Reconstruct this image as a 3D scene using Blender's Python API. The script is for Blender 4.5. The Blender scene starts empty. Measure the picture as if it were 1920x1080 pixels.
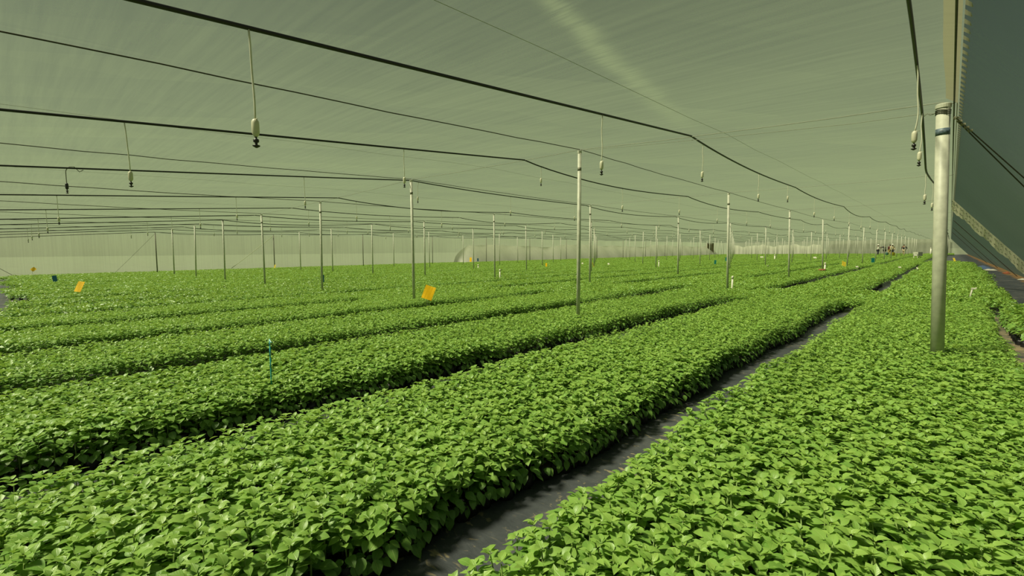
import bpy, math, random
import numpy as np
from mathutils import Vector, Matrix
R = math.radians
rng = np.random.default_rng(7)
random.seed(7)
scene = bpy.context.scene
COL = scene.collection

# ------------------------------------------------------------------ camera
cam_data = bpy.data.cameras.new('camera')
cam = bpy.data.objects.new('camera', cam_data)
COL.objects.link(cam)
cam_data.sensor_width = 36.0
F_PX = 889.21
cam_data.lens = F_PX * 36.0 / 1920.0
cam_data.clip_end = 2000
AX_R = Vector((0.73540548, 0.67756055, -0.00951168))
AX_U = Vector((-0.04515829, 0.06300945, 0.99699074))
AX_F = Vector((-0.67612093, 0.73276293, -0.07693497))
M3 = Matrix((AX_R, AX_U, -AX_F)).transposed()
cam.matrix_world = Matrix.Translation((0, 0, 1.43)) @ M3.to_4x4()
scene.camera = cam
CAM = np.array((0, 0, 1.43))
GZ = 0.16            # ground level
A_R, A_U, A_F = np.array(AX_R), np.array(AX_U), np.array(AX_F)

# ------------------------------------------------------------------ materials
def new_mat(name):
    m = bpy.data.materials.new(name)
    m.use_nodes = True
    nt = m.node_tree
    for n in list(nt.nodes):
        nt.nodes.remove(n)
    out = nt.nodes.new('ShaderNodeOutputMaterial')
    return m, nt, out

def N(nt, t, **kw):
    n = nt.nodes.new(t)
    for k, v in kw.items():
        setattr(n, k, v)
    return n

def ramp(nt, stops, src=None):
    n = nt.nodes.new('ShaderNodeValToRGB')
    el = n.color_ramp.elements
    while len(el) < len(stops):
        el.new(0.5)
    for e, (p, c) in zip(el, stops):
        e.position = p
        e.color = c if len(c) == 4 else (*c, 1)
    if src is not None:
        nt.links.new(src, n.inputs[0])
    return n

def math_n(nt, op, a, b=None, clamp=False):
    n = nt.nodes.new('ShaderNodeMath')
    n.operation = op
    n.use_clamp = clamp
    for i, v in enumerate((a, b)):
        if v is None:
            continue
        if isinstance(v, (int, float)):
            n.inputs[i].default_value = v
        else:
            nt.links.new(v, n.inputs[i])
    return n.outputs[0]

def mixc(nt, fac, a, b, mode='MIX'):
    n = nt.nodes.new('ShaderNodeMix')
    n.data_type = 'RGBA'
    n.blend_type = mode
    for sock, v in ((n.inputs[0], fac), (n.inputs[6], a), (n.inputs[7], b)):
        if isinstance(v, (int, float)):
            sock.default_value = v
        elif isinstance(v, tuple):
            sock.default_value = v if len(v) == 4 else (*v, 1)
        else:
            nt.links.new(v, sock)
    return n.outputs[2]

def simple(name, color, rough=0.5, metal=0.0, var=0.12, scale=20.0, bump=0.0, spec=0.5):
    m, nt, out = new_mat(name)
    p = N(nt, 'ShaderNodeBsdfPrincipled')
    p.inputs['Roughness'].default_value = rough
    p.inputs['Metallic'].default_value = metal
    p.inputs['Specular IOR Level'].default_value = spec
    tc = N(nt, 'ShaderNodeTexCoord')
    no = N(nt, 'ShaderNodeTexNoise')
    no.inputs['Scale'].default_value = scale
    no.inputs['Detail'].default_value = 4
    nt.links.new(tc.outputs['Object'], no.inputs['Vector'])
    lo = tuple(c * (1 - var) for c in color)
    hi = tuple(min(1, c * (1 + var)) for c in color)
    r = ramp(nt, [(0.3, lo), (0.7, hi)], no.outputs['Fac'])
    nt.links.new(r.outputs[0], p.inputs['Base Color'])
    if bump:
        b = N(nt, 'ShaderNodeBump')
        b.inputs['Strength'].default_value = bump
        b.inputs['Distance'].default_value = 0.01
        nt.links.new(no.outputs['Fac'], b.inputs['Height'])
        nt.links.new(b.outputs[0], p.inputs['Normal'])
    nt.links.new(p.outputs[0], out.inputs['Surface'])
    return m

def leaf_material():
    m, nt, out = new_mat('leaf')
    at = N(nt, 'ShaderNodeAttribute', attribute_name='leaf_coord')
    sep = N(nt, 'ShaderNodeSeparateXYZ')
    nt.links.new(at.outputs['Vector'], sep.inputs[0])
    u, v, t = sep.outputs
    au = math_n(nt, 'ABSOLUTE', u)
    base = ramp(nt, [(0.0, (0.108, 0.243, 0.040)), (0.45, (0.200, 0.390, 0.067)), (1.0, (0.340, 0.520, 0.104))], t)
    mid = ramp(nt, [(0.0, (1, 1, 1)), (0.10, (0, 0, 0))], au)
    wv = math_n(nt, 'SUBTRACT', math_n(nt, 'MULTIPLY', v, 6.0), math_n(nt, 'MULTIPLY', au, 2.2))
    fr = math_n(nt, 'FRACT', wv)
    sv = ramp(nt, [(0.0, (1, 1, 1)), (0.14, (0, 0, 0)), (0.88, (0, 0, 0)), (1.0, (1, 1, 1))], fr)
    veins = math_n(nt, 'MAXIMUM', math_n(nt, 'MULTIPLY', mid.outputs[0], 0.55), math_n(nt, 'MULTIPLY', sv.outputs[0], 0.16))
    colr = mixc(nt, veins, base.outputs[0], (0.36, 0.50, 0.13))
    geo = N(nt, 'ShaderNodeNewGeometry')
    under = mixc(nt, geo.outputs['Backfacing'], colr, mixc(nt, 0.35, colr, (0.30, 0.42, 0.18)))
    bmp = N(nt, 'ShaderNodeBump')
    bmp.inputs['Strength'].default_value = 0.35
    bmp.inputs['Distance'].default_value = 0.003
    inv = math_n(nt, 'SUBTRACT', 1.0, veins)
    nt.links.new(inv, bmp.inputs['Height'])
    p = N(nt, 'ShaderNodeBsdfPrincipled')
    p.inputs['Roughness'].default_value = 0.42
    p.inputs['Specular IOR Level'].default_value = 0.62
    nt.links.new(under, p.inputs['Base Color'])
    nt.links.new(bmp.outputs[0], p.inputs['Normal'])
    tr = N(nt, 'ShaderNodeBsdfTranslucent')
    nt.links.new(mixc(nt, 1.0, under, (1.15, 1.1, 0.55), 'MULTIPLY'), tr.inputs['Color'])
    mx = N(nt, 'ShaderNodeMixShader')
    mx.inputs[0].default_value = 0.30
    nt.links.new(p.outputs[0], mx.inputs[1])
    nt.links.new(tr.outputs[0], mx.inputs[2])
    nt.links.new(mx.outputs[0], out.inputs['Surface'])
    return m

def net_material(name, tau, cloth, stretch, refl=0.5, streak=None, var=0.18, low_band=None):
    """Woven insect net: open fraction tau seen square on, threads that scatter light; the longer the path through the weave the fewer gaps."""
    m, nt, out = new_mat(name)
    geo = N(nt, 'ShaderNodeNewGeometry')
    dt = N(nt, 'ShaderNodeVectorMath', operation='DOT_PRODUCT')
    nt.links.new(geo.outputs['Incoming'], dt.inputs[0])
    nt.links.new(geo.outputs['True Normal'], dt.inputs[1])
    c = math_n(nt, 'MAXIMUM', math_n(nt, 'ABSOLUTE', dt.outputs['Value']), 0.06)
    path = math_n(nt, 'DIVIDE', 1.0, c)
    tc = N(nt, 'ShaderNodeTexCoord')
    mp = N(nt, 'ShaderNodeMapping')
    mp.inputs['Scale'].default_value = stretch
    nt.links.new(tc.outputs['Object'], mp.inputs['Vector'])
    no = N(nt, 'ShaderNodeTexNoise')
    no.inputs['Scale'].default_value = 1.0
    no.inputs['Detail'].default_value = 6
    no.inputs['Roughness'].default_value = 0.65
    nt.links.new(mp.outputs[0], no.inputs['Vector'])
    no2 = N(nt, 'ShaderNodeTexNoise')
    no2.inputs['Scale'].default_value = 0.35
    no2.inputs['Detail'].default_value = 3
    nt.links.new(tc.outputs['Object'], no2.inputs['Vector'])
    wob = math_n(nt, 'ADD', math_n(nt, 'MULTIPLY', no.outputs['Fac'], 0.65), math_n(nt, 'MULTIPLY', no2.outputs['Fac'], 0.35))
    dens = N(nt, 'ShaderNodeMapRange')
    nt.links.new(wob, dens.inputs['Value'])
    dens.inputs['From Min'].default_value = 0.3
    dens.inputs['From Max'].default_value = 0.7
    dens.inputs['To Min'].default_value = 1 - var
    dens.inputs['To Max'].default_value = 1 + var
    d = dens.outputs[0]
    glint_dust = None
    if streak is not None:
        # painted sun glint, mixed with dusty creases: a paler strip along the rows
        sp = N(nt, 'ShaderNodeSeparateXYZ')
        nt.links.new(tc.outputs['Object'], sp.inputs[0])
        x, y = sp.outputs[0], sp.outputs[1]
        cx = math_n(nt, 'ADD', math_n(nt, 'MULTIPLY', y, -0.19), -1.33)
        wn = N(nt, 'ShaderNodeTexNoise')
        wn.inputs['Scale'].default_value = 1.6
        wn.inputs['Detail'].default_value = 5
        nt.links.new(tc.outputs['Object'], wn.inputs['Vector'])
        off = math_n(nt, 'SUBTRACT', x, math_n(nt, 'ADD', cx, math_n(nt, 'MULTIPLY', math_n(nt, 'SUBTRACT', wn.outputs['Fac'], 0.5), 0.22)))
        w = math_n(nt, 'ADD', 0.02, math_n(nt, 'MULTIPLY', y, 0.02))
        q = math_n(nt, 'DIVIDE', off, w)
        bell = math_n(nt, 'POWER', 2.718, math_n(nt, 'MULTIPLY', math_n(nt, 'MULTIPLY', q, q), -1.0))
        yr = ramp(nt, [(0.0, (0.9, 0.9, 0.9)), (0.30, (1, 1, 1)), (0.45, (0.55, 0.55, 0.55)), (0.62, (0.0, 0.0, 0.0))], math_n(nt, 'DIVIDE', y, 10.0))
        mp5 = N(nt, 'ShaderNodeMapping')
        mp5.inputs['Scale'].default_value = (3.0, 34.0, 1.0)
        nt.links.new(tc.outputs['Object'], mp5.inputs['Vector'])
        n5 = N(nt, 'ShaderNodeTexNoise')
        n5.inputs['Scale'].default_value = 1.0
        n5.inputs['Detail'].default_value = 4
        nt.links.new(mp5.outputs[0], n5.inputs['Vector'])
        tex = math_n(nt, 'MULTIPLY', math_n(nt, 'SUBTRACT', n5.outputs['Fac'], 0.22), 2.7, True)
        glint_dust = math_n(nt, 'MULTIPLY', math_n(nt, 'MULTIPLY', bell, yr.outputs[0]), tex, True)
        d = math_n(nt, 'ADD', d, math_n(nt, 'MULTIPLY', glint_dust, streak))
    trans = math_n(nt, 'POWER', tau, math_n(nt, 'MULTIPLY', path, d))
    dif = N(nt, 'ShaderNodeBsdfDiffuse')
    trl = N(nt, 'ShaderNodeBsdfTranslucent')
    colv = ramp(nt, [(0.3, tuple(k * 0.93 for k in cloth)), (0.7, tuple(min(1, k * 1.05) for k in cloth))], wob).outputs[0]
    nt.links.new(colv, dif.inputs['Color'])
    nt.links.new(colv, trl.inputs['Color'])
    mx = N(nt, 'ShaderNodeMixShader')
    mx.inputs[0].default_value = 1 - refl
    nt.links.new(dif.outputs[0], mx.inputs[1])
    nt.links.new(trl.outputs[0], mx.inputs[2])
    tp = N(nt, 'ShaderNodeBsdfTransparent')
    mx2 = N(nt, 'ShaderNodeMixShader')
    nt.links.new(trans, mx2.inputs[0])
    nt.links.new(mx.outputs[0], mx2.inputs[1])
    nt.links.new(tp.outputs[0], mx2.inputs[2])
    nt.links.new(mx2.outputs[0], out.inputs['Surface'])
    return m

def floor_material():
    m, nt, out = new_mat('ground_cover')
    tc = N(nt, 'ShaderNodeTexCoord')
    p = N(nt, 'ShaderNodeBsdfPrincipled')
    # black woven plastic, dusty
    n1 = N(nt, 'ShaderNodeTexNoise')
    n1.inputs['Scale'].default_value = 2.2
    n1.inputs['Detail'].default_value = 8
    n1.inputs['Roughness'].default_value = 0.7
    nt.links.new(tc.outputs['Object'], n1.inputs['Vector'])
    base = ramp(nt, [(0.30, (0.030, 0.036, 0.042)), (0.52, (0.064, 0.071, 0.077)), (0.75, (0.125, 0.130, 0.125))], n1.outputs['Fac'])
    # creases across the path
    mp = N(nt, 'ShaderNodeMapping')
    mp.inputs['Scale'].default_value = (3.0, 7.0, 1)
    mp.inputs['Rotation'].default_value = (0, 0, 0.25)
    nt.links.new(tc.outputs['Object'], mp.inputs['Vector'])
    n2 = N(nt, 'ShaderNodeTexNoise')
    n2.inputs['Scale'].default_value = 1.3
    n2.inputs['Detail'].default_value = 6
    n2.inputs['Distortion'].default_value = 1.2
    nt.links.new(mp.outputs[0], n2.inputs['Vector'])
    # dry straw-like debris
    mp3 = N(nt, 'ShaderNodeMapping')
    mp3.inputs['Scale'].default_value = (7.0, 13.0, 1)
    mp3.inputs['Rotation'].default_value = (0, 0, -0.5)
    nt.links.new(tc.outputs['Object'], mp3.inputs['Vector'])
    n3 = N(nt, 'ShaderNodeTexNoise')
    n3.inputs['Scale'].default_value = 1.0
    n3.inputs['Detail'].default_value = 7
    n3.inputs['Distortion'].default_value = 2.5
    nt.links.new(mp3.outputs[0], n3.inputs['Vector'])
    n4 = N(nt, 'ShaderNodeTexNoise')
    n4.inputs['Scale'].default_value = 1.1
    n4.inputs['Detail'].default_value = 2
    nt.links.new(tc.outputs['Object'], n4.inputs['Vector'])
    deb = math_n(nt, 'MULTIPLY', ramp(nt, [(0.60, (0, 0, 0)), (0.66, (1, 1, 1))], n3.outputs['Fac']).outputs[0],
                 ramp(nt, [(0.44, (0, 0, 0)), (0.58, (1, 1, 1))], n4.outputs['Fac']).outputs[0])
    c1 = mixc(nt, deb, base.outputs[0], (0.30, 0.25, 0.15))
    # bare tan soil on the strip beside the right-hand bed and ochre soil under the sloping wall
    sp = N(nt, 'ShaderNodeSeparateXYZ')
    nt.links.new(tc.outputs['Object'], sp.inputs[0])
    n5 = N(nt, 'ShaderNodeTexNoise')
    n5.inputs['Scale'].default_value = 1.8
    n5.inputs['Detail'].default_value = 5
    nt.links.new(tc.outputs['Object'], n5.inputs['Vector'])
    xj = math_n(nt, 'ADD', sp.outputs[0], math_n(nt, 'MULTIPLY', math_n(nt, 'SUBTRACT', n5.outputs['Fac'], 0.5), 0.9))
    och = ramp(nt, [(0.0, (0, 0, 0)), (0.1, (1, 1, 1))], math_n(nt, 'SUBTRACT', xj, 1.95))
    c2 = mixc(nt, och.outputs[0], c1, mixc(nt, n1.outputs['Fac'], (0.16, 0.085, 0.025), (0.34, 0.20, 0.075)))
    yl = math_n(nt, 'LESS_THAN', sp.outputs[1], 12.2)
    tan = math_n(nt, 'MULTIPLY', math_n(nt, 'MULTIPLY', ramp(nt, [(0.0, (0, 0, 0)), (0.06, (1, 1, 1))], math_n(nt, 'SUBTRACT', sp.outputs[0], 0.35)).outputs[0], yl),
                 ramp(nt, [(0.40, (0, 0, 0)), (0.58, (1, 1, 1))], n1.outputs['Fac']).outputs[0])
    c3 = mixc(nt, tan, c2, (0.30, 0.235, 0.135))
    nt.links.new(c3, p.inputs['Base Color'])
    p.inputs['Roughness'].default_value = 0.55
    b = N(nt, 'ShaderNodeBump')
    b.inputs['Strength'].default_value = 0.4
    b.inputs['Distance'].default_value = 0.015
    nt.links.new(math_n(nt, 'ADD', n2.outputs['Fac'], math_n(nt, 'MULTIPLY', n3.outputs['Fac'], 0.4)), b.inputs['Height'])
    nt.links.new(b.outputs[0], p.inputs['Normal'])
    nt.links.new(p.outputs[0], out.inputs['Surface'])
    return m

MAT = {}
MAT['leaf'] = leaf_material()
MAT['stem'] = simple('stem', (0.20, 0.30, 0.07), 0.5)
MAT['bag'] = simple('black_poly_bag', (0.012, 0.012, 0.013), 0.38, var=0.4, scale=60, bump=0.3)
MAT['soil'] = simple('potting_soil', (0.035, 0.024, 0.016), 0.95, var=0.5, scale=90, bump=0.8)
MAT['steel'] = simple('galvanised_steel', (0.47, 0.48, 0.38), 0.5, 0.0, var=0.14, scale=14)
MAT['steel_dark'] = simple('weathered_steel', (0.16, 0.16, 0.11), 0.6, 0.2, var=0.2, scale=10)
MAT['sticker'] = simple('blue_grey_print', (0.10, 0.14, 0.17), 0.5, var=0.6, scale=45)
MAT['wire'] = simple('support_wire', (0.055, 0.052, 0.036), 0.6, 0.3, var=0.3, scale=30)
MAT['thin_wire'] = simple('thin_wire', (0.30, 0.32, 0.25), 0.6, 0.2)
MAT['pipe'] = simple('black_pe_pipe', (0.006, 0.006, 0.006), 0.45, var=0.2)
MAT['hose'] = simple('white_hose', (0.60, 0.60, 0.47), 0.4)
MAT['hose_dark'] = simple('grey_hose', (0.14, 0.14, 0.10), 0.5)
MAT['white_plastic'] = simple('cream_plastic', (0.62, 0.60, 0.45), 0.4)
MAT['black_plastic'] = simple('black_plastic', (0.014, 0.013, 0.012), 0.4)
MAT['yellow'] = simple('yellow_sticky_card', (0.95, 0.56, 0.008), 0.35, var=0.05)
MAT['lemon'] = simple('lemon_sticky_card', (0.86, 0.66, 0.05), 0.35, var=0.05)
MAT['blue'] = simple('blue_sticky_card', (0.012, 0.14, 0.33), 0.35, var=0.06)
MAT['teal'] = simple('teal_plastic', (0.02, 0.34, 0.36), 0.4)
MAT['pvc'] = simple('white_pvc', (0.74, 0.72, 0.58), 0.35)
MAT['terracotta'] = simple('terracotta', (0.30, 0.085, 0.035), 0.8, var=0.3)
MAT['brown'] = simple('brown_board', (0.25, 0.20, 0.13), 0.8, var=0.35, scale=5)
MAT['grey_paint'] = simple('grey_paint', (0.50, 0.51, 0.40), 0.6)
MAT['skin'] = simple('skin', (0.28, 0.15, 0.09), 0.5)
MAT['hair'] = simple('dark_hair', (0.012, 0.010, 0.008), 0.5)
for nme, c in {'white_cloth': (0.72, 0.72, 0.62), 'black_cloth': (0.012, 0.012, 0.014), 'maroon_cloth': (0.11, 0.025, 0.022), 'tan_cloth': (0.50, 0.42, 0.24),
               'navy_cloth': (0.018, 0.02, 0.035), 'yellow_cloth': (0.62, 0.47, 0.10), 'sky_cloth': (0.22, 0.45, 0.50), 'tarp_blue': (0.08, 0.13, 0.25)}.items():
    MAT[nme] = simple(nme, c, 0.85, var=0.12, scale=12)
MAT['floor'] = floor_material()
MAT['earth'] = simple('dry_earth', (0.155, 0.175, 0.108), 0.95, var=0.3, scale=0.5)
CLOTH = (0.33, 0.39, 0.29)
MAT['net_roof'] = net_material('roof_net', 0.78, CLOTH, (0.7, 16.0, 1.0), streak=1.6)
MAT['net_wall'] = net_material('wall_net', 0.36, (0.74, 0.83, 0.63), (14.0, 14.0, 0.25), var=0.22)
MAT['net_slope'] = net_material('slope_net', 0.80, (0.13, 0.185, 0.165), (1.0, 12.0, 1.0))
MAT['sheet'] = net_material('wall_panel', 0.3, (0.56, 0.58, 0.46), (3.0, 3.0, 0.5), var=0.15)
MAT['skirt'] = net_material('white_sheet', 0.12, (0.90, 0.90, 0.76), (3.0, 3.0, 0.5), var=0.15)
MAT['flap'] = net_material('seam_flap', 0.3, (0.74, 0.72, 0.50), (6.0, 3.0, 2.0), var=0.3)
MAT['hem'] = net_material('net_hem', 0.2, (0.40, 0.39, 0.27), (3.0, 20.0, 3.0), var=0.3)

# ------------------------------------------------------------------ mesh helpers
class MB:
    def __init__(self):
        self.v, self.f, self.mi = [], [], []
    def add(self, vs, fs, mi=0):
        o = len(self.v)
        self.v += [tuple(a) for a in vs]
        self.f += [tuple(i + o for i in q) for q in fs]
        self.mi += [mi] * len(fs)
        return self
    def box(self, c, s, rot=None, mi=0):
        hx, hy, hz = s[0] / 2, s[1] / 2, s[2] / 2
        vs = [Vector((x * hx, y * hy, z * hz)) for x in (-1, 1) for y in (-1, 1) for z in (-1, 1)]
        if rot is not None:
            vs = [rot @ a for a in vs]
        vs = [a + Vector(c) for a in vs]
        return self.add(vs, [(0, 1, 3, 2), (4, 6, 7, 5), (0, 4, 5, 1), (2, 3, 7, 6), (0, 2, 6, 4), (1, 5, 7, 3)], mi)
    def tube(self, pts, rad, seg=8, cap=True, mi=0):
        pts = [Vector(a) for a in pts]
        if isinstance(rad, (int, float)):
            rad = [rad] * len(pts)
        vs, fs, prev = [], [], None
        for i, a in enumerate(pts):
            t = (pts[min(i + 1, len(pts) - 1)] - pts[max(i - 1, 0)])
            t = t.normalized() if t.length > 1e-9 else Vector((0, 0, 1))
            ref = Vector((0, 0, 1)) if abs(t.z) < 0.9 else Vector((1, 0, 0))
            if prev is not None:
                ref = prev
            n = (ref - t * ref.dot(t))
            n = n.normalized() if n.length > 1e-6 else t.orthogonal().normalized()
            prev = n
            b = t.cross(n)
            for k in range(seg):
                an = 2 * math.pi * k / seg
                vs.append(a + (n * math.cos(an) + b * math.sin(an)) * rad[i])
        for i in range(len(pts) - 1):
            for k in range(seg):
                k2 = (k + 1) % seg
                fs.append((i * seg + k, i * seg + k2, (i + 1) * seg + k2, (i + 1) * seg + k))
        if cap:
            fs.append(tuple(reversed(range(seg))))
            fs.append(tuple(range((len(pts) - 1) * seg, len(pts) * seg)))
        return self.add(vs, fs, mi)
    def lathe(self, prof, c=(0, 0, 0), seg=14, mi=0):
        c = Vector(c)
        return self.tube([c + Vector((0, 0, z)) for r, z in prof], [max(r, 1e-4) for r, z in prof], seg, True, mi)
    def build(self, name, mats, parent=None, smooth=False, loc=None):
        me = bpy.data.meshes.new(name)
        me.from_pydata(self.v, [], self.f)
        for m in (mats if isinstance(mats, (list, tuple)) else [mats]):
            me.materials.append(m)
        if any(self.mi):
            me.polygons.foreach_set('material_index', self.mi)
        if smooth:
            me.polygons.foreach_set('use_smooth', [True] * len(me.polygons))
        me.update()
        o = bpy.data.objects.new(name, me)
        COL.objects.link(o)
        if parent is not None:
            o.parent = parent
        if loc is not None:
            o.location = loc
        return o

def thing(name, label, cat, loc=(0, 0, 0), rz=0.0, group=None):
    o = bpy.data.objects.new(name, None)
    o.empty_display_size = 0.05
    COL.objects.link(o)
    o.location = loc
    o.rotation_euler = (0, 0, rz)
    tag(o, label, cat, group)
    return o

def tag(o, label, cat=None, group=None, kind=None):
    o['label'] = label
    if cat: o['category'] = cat
    if group: o['group'] = group
    if kind: o['kind'] = kind
    return o

def struct(o, label=None):
    o['kind'] = 'structure'
    if label: o['label'] = label
    return o

ORD = ['', 'first', 'second', 'third', 'fourth', 'fifth', 'sixth', 'seventh', 'eighth', 'ninth', 'tenth', 'eleventh', 'twelfth', 'thirteenth', 'fourteenth', 'fifteenth', 'sixteenth', 'seventeenth', 'eighteenth', 'nineteenth', 'twentieth']

# ------------------------------------------------------------------ the grid of posts
COLX = [-0.07, -4.27, -8.46, -12.66, -16.86, -21.08, -25.27, -29.42, -33.57]
ROWY = [6.11 + 6.645 * i for i in range(16)]
Y_FAR, X_LEFT = 112.0, -37.0
POSTS = {(0, 0): (-0.05, 6.13, 2.77, -0.08), (1, 0): (-4.25, 6.13, 2.96, 0.02), (1, 1): (-4.21, 12.81, 2.87, -0.03), (1, 2): (-4.26, 19.41, 2.81, -0.05), (1, 3): (-4.33, 25.99, 2.78, -0.07),
         (2, 0): (-8.50, 6.08, 2.97, 0.00), (2, 1): (-8.42, 12.79, 2.86, 0.01), (2, 2): (-8.41, 19.45, 2.82, -0.02), (2, 4): (-8.49, 32.66, 2.82, -0.04),
         (3, 0): (-12.72, 6.05, 2.83, 0.04), (3, 1): (-12.65, 12.76, 2.84, -0.01), (3, 3): (-12.61, 26.09, 2.84, 0), (3, 4): (-12.61, 32.74, 2.76, -0.03),
         (4, 0): (-16.90, 6.07, 2.75, -0.01), (4, 1): (-16.91, 12.71, 2.79, 0.01), (4, 2): (-16.83, 19.42, 2.85, -0.03), (5, 0): (-21.07, 6.09, 2.77, 0.03), (5, 1): (-21.13, 12.68, 2.85, 0.02),
         (6, 0): (-25.23, 6.12, 2.75, 0.07), (6, 1): (-25.31, 12.69, 2.80, 0), (7, 0): (-29.37, 6.17, 2.76, 0.02), (7, 1): (-29.48, 12.71, 2.77, 0.01), (8, 0): (-33.50, 6.23, 2.70, 0.01), (8, 1): (-33.64, 12.75, 2.72, 0.01)}
def post_at(j, i):
    if (j, i) in POSTS:
        return POSTS[(j, i)]
    rr = random.Random(j * 97 + i)
    return (COLX[j] + (rr.uniform(-.05, .05) if j else -.055 - .06 * min(i - 1, 3)), ROWY[i] + rr.uniform(-.05, .05), 2.82 + rr.uniform(-.02, .03) + (0.05 if i > 8 else 0), rr.uniform(-.03, .03) if j else -.065)

GX = [6.0] + COLX + [X_LEFT - 0.3]
GY = [-9.0, -0.54] + ROWY + [Y_FAR + 0.3]
HG = np.zeros((len(GY), len(GX)))
for a in range(len(GY)):
    for b in range(len(GX)):
        j = min(max(b - 1, 0), 8)
        i = a - 2
        if i < 0:
            HG[a, b] = (2.76 if i == -1 else 2.55) if j else 2.80
        else:
            HG[a, b] = post_at(j, min(i, 15))[2]
    HG[a, -1] = min(HG[a, -2], 2.80)
def roof_h(x, y):
    gx = np.array(GX)[::-1]
    hg = HG[:, ::-1]
    b = int(np.clip(np.searchsorted(gx, x) - 1, 0, len(gx) - 2))
    a = int(np.clip(np.searchsorted(GY, y) - 1, 0, len(GY) - 2))
    s = min(max((x - gx[b]) / (gx[b + 1] - gx[b]), 0), 1)
    t = min(max((y - GY[a]) / (GY[a + 1] - GY[a]), 0), 1)
    return float((1 - t) * ((1 - s) * hg[a, b] + s * hg[a, b + 1]) + t * ((1 - s) * hg[a + 1, b] + s * hg[a + 1, b + 1]))

# ------------------------------------------------------------------ setting
mb = MB()
mb.add([(-37.2, -7.4, GZ), (2.9, -7.4, GZ), (2.9, 112.4, GZ), (-37.2, 112.4, GZ)], [(0, 1, 2, 3)])
struct(mb.build('floor', MAT['floor']), 'black woven ground cover with dry debris')
mb = MB()
mb.add([(-900, -900, GZ-.03), (900, -900, GZ-.03), (900, 900, GZ-.03), (-900, 900, GZ-.03)], [(0, 1, 2, 3)])
struct(mb.build('ground', MAT['earth']))

def grid_mesh(xs, ys, fn):
    m = MB()
    vs = [fn(x, y) for y in ys for x in xs]
    n = len(xs)
    fs = [(j * n + i, j * n + i + 1, (j + 1) * n + i + 1, (j + 1) * n + i) for j in range(len(ys) - 1) for i in range(n - 1)]
    m.add(vs, fs)
    return m
xs = sorted(set([0.0] + list(np.linspace(X_LEFT, 0.0, 54)) + [c for c in COLX if c < -0.1]))
ys = sorted(set(list(np.linspace(-7.0, Y_FAR, 122)) + ROWY + [-0.54]))
def roof_pt(x, y):
    return (x, y, roof_h(x, y) + 0.035 + 0.012 * math.sin(x * 2.3 + y * .7) * math.sin(y * 1.9))
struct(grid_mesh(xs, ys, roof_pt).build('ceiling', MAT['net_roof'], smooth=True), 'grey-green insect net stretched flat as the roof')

EAVE = lambda y: roof_h(0.0, y) + 0.035
def slope_pt(t, y):
    return (2.42 * t + 0.0, y, (1 - t) * EAVE(y) - 0.06 * math.sin(math.pi * t) * (0.6 + 0.4 * math.sin(y * 0.9)))
struct(grid_mesh(list(np.linspace(0, 1, 9)), list(np.linspace(-7, Y_FAR, 150)), slope_pt).build('wall_right', MAT['net_slope'], smooth=True), 'sloping net wall')
def left_pt(z, y):
    return (X_LEFT + 0.02 * math.sin(y * 1.7), y, z * (roof_h(X_LEFT, y) + 0.035))
struct(grid_mesh([0, .5, 1], list(np.linspace(-7, Y_FAR, 160)), left_pt).build('wall_left', MAT['net_wall'], smooth=True))
def far_pt(z, x):
    return (x, Y_FAR + 0.02 * math.sin(x * 1.9), z * (roof_h(x, Y_FAR) + 0.035))
mb = grid_mesh([0, .5, 1], list(np.linspace(X_LEFT, 0, 60)), far_pt)
mb.add([(0, Y_FAR, 0), (2.42, Y_FAR, 0), (0, Y_FAR, EAVE(Y_FAR))], [(0, 1, 2)])
struct(mb.build('wall_far', MAT['net_wall']))
mb = grid_mesh([0, .5, 1], list(np.linspace(X_LEFT, 0, 60)), lambda z, x: (x, -7.0, z * (roof_h(x, -7.0) + 0.035)))
mb.add([(0, -7, 0), (2.42, -7, 0), (0, -7, EAVE(-7))], [(0, 1, 2)])
struct(mb.build('wall_near', MAT['net_wall']))

# pale seam band lying on the sloping wall, frayed hem and stitching
mb = MB()
n = 40
for k in range(n):
    t0, t1 = k / n, (k + 1) / n
    def sp(t, dy, off=0.02):
        a = slope_pt(t, 19.6 + dy + 0.02 * math.sin(t * 41))
        return (a[0] - off * .76, a[1], a[2] - off * .62)
    def dr(t):
        q = sp(t, 0)
        return (q[0] - .02, q[1] + .03 * math.sin(t * 60), q[2] - .30 - .03 * math.sin(t * 33) - .015 * math.sin(t * 140))
    mb.add([sp(t0, 0), dr(t0), dr(t1), sp(t1, 0)], [(0, 1, 2, 3)])
o = struct(mb.build('trim_1', MAT['flap']), 'pale hanging seam flap running down the sloping wall')
mb = MB()
for dz in (-0.05, -.20):
    k = 0
    while k < 60:
        t0 = k / 60
        a, b = [Vector(sp(q, 0)) + Vector((-.02, -.03, dz)) for q in (t0, t0 + .012)]
        mb.tube([a, b], 0.008, 5)
        k += 1 + (k * 7 % 3) * .5
s = mb.build('stitching', MAT['steel_dark'], o)
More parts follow.
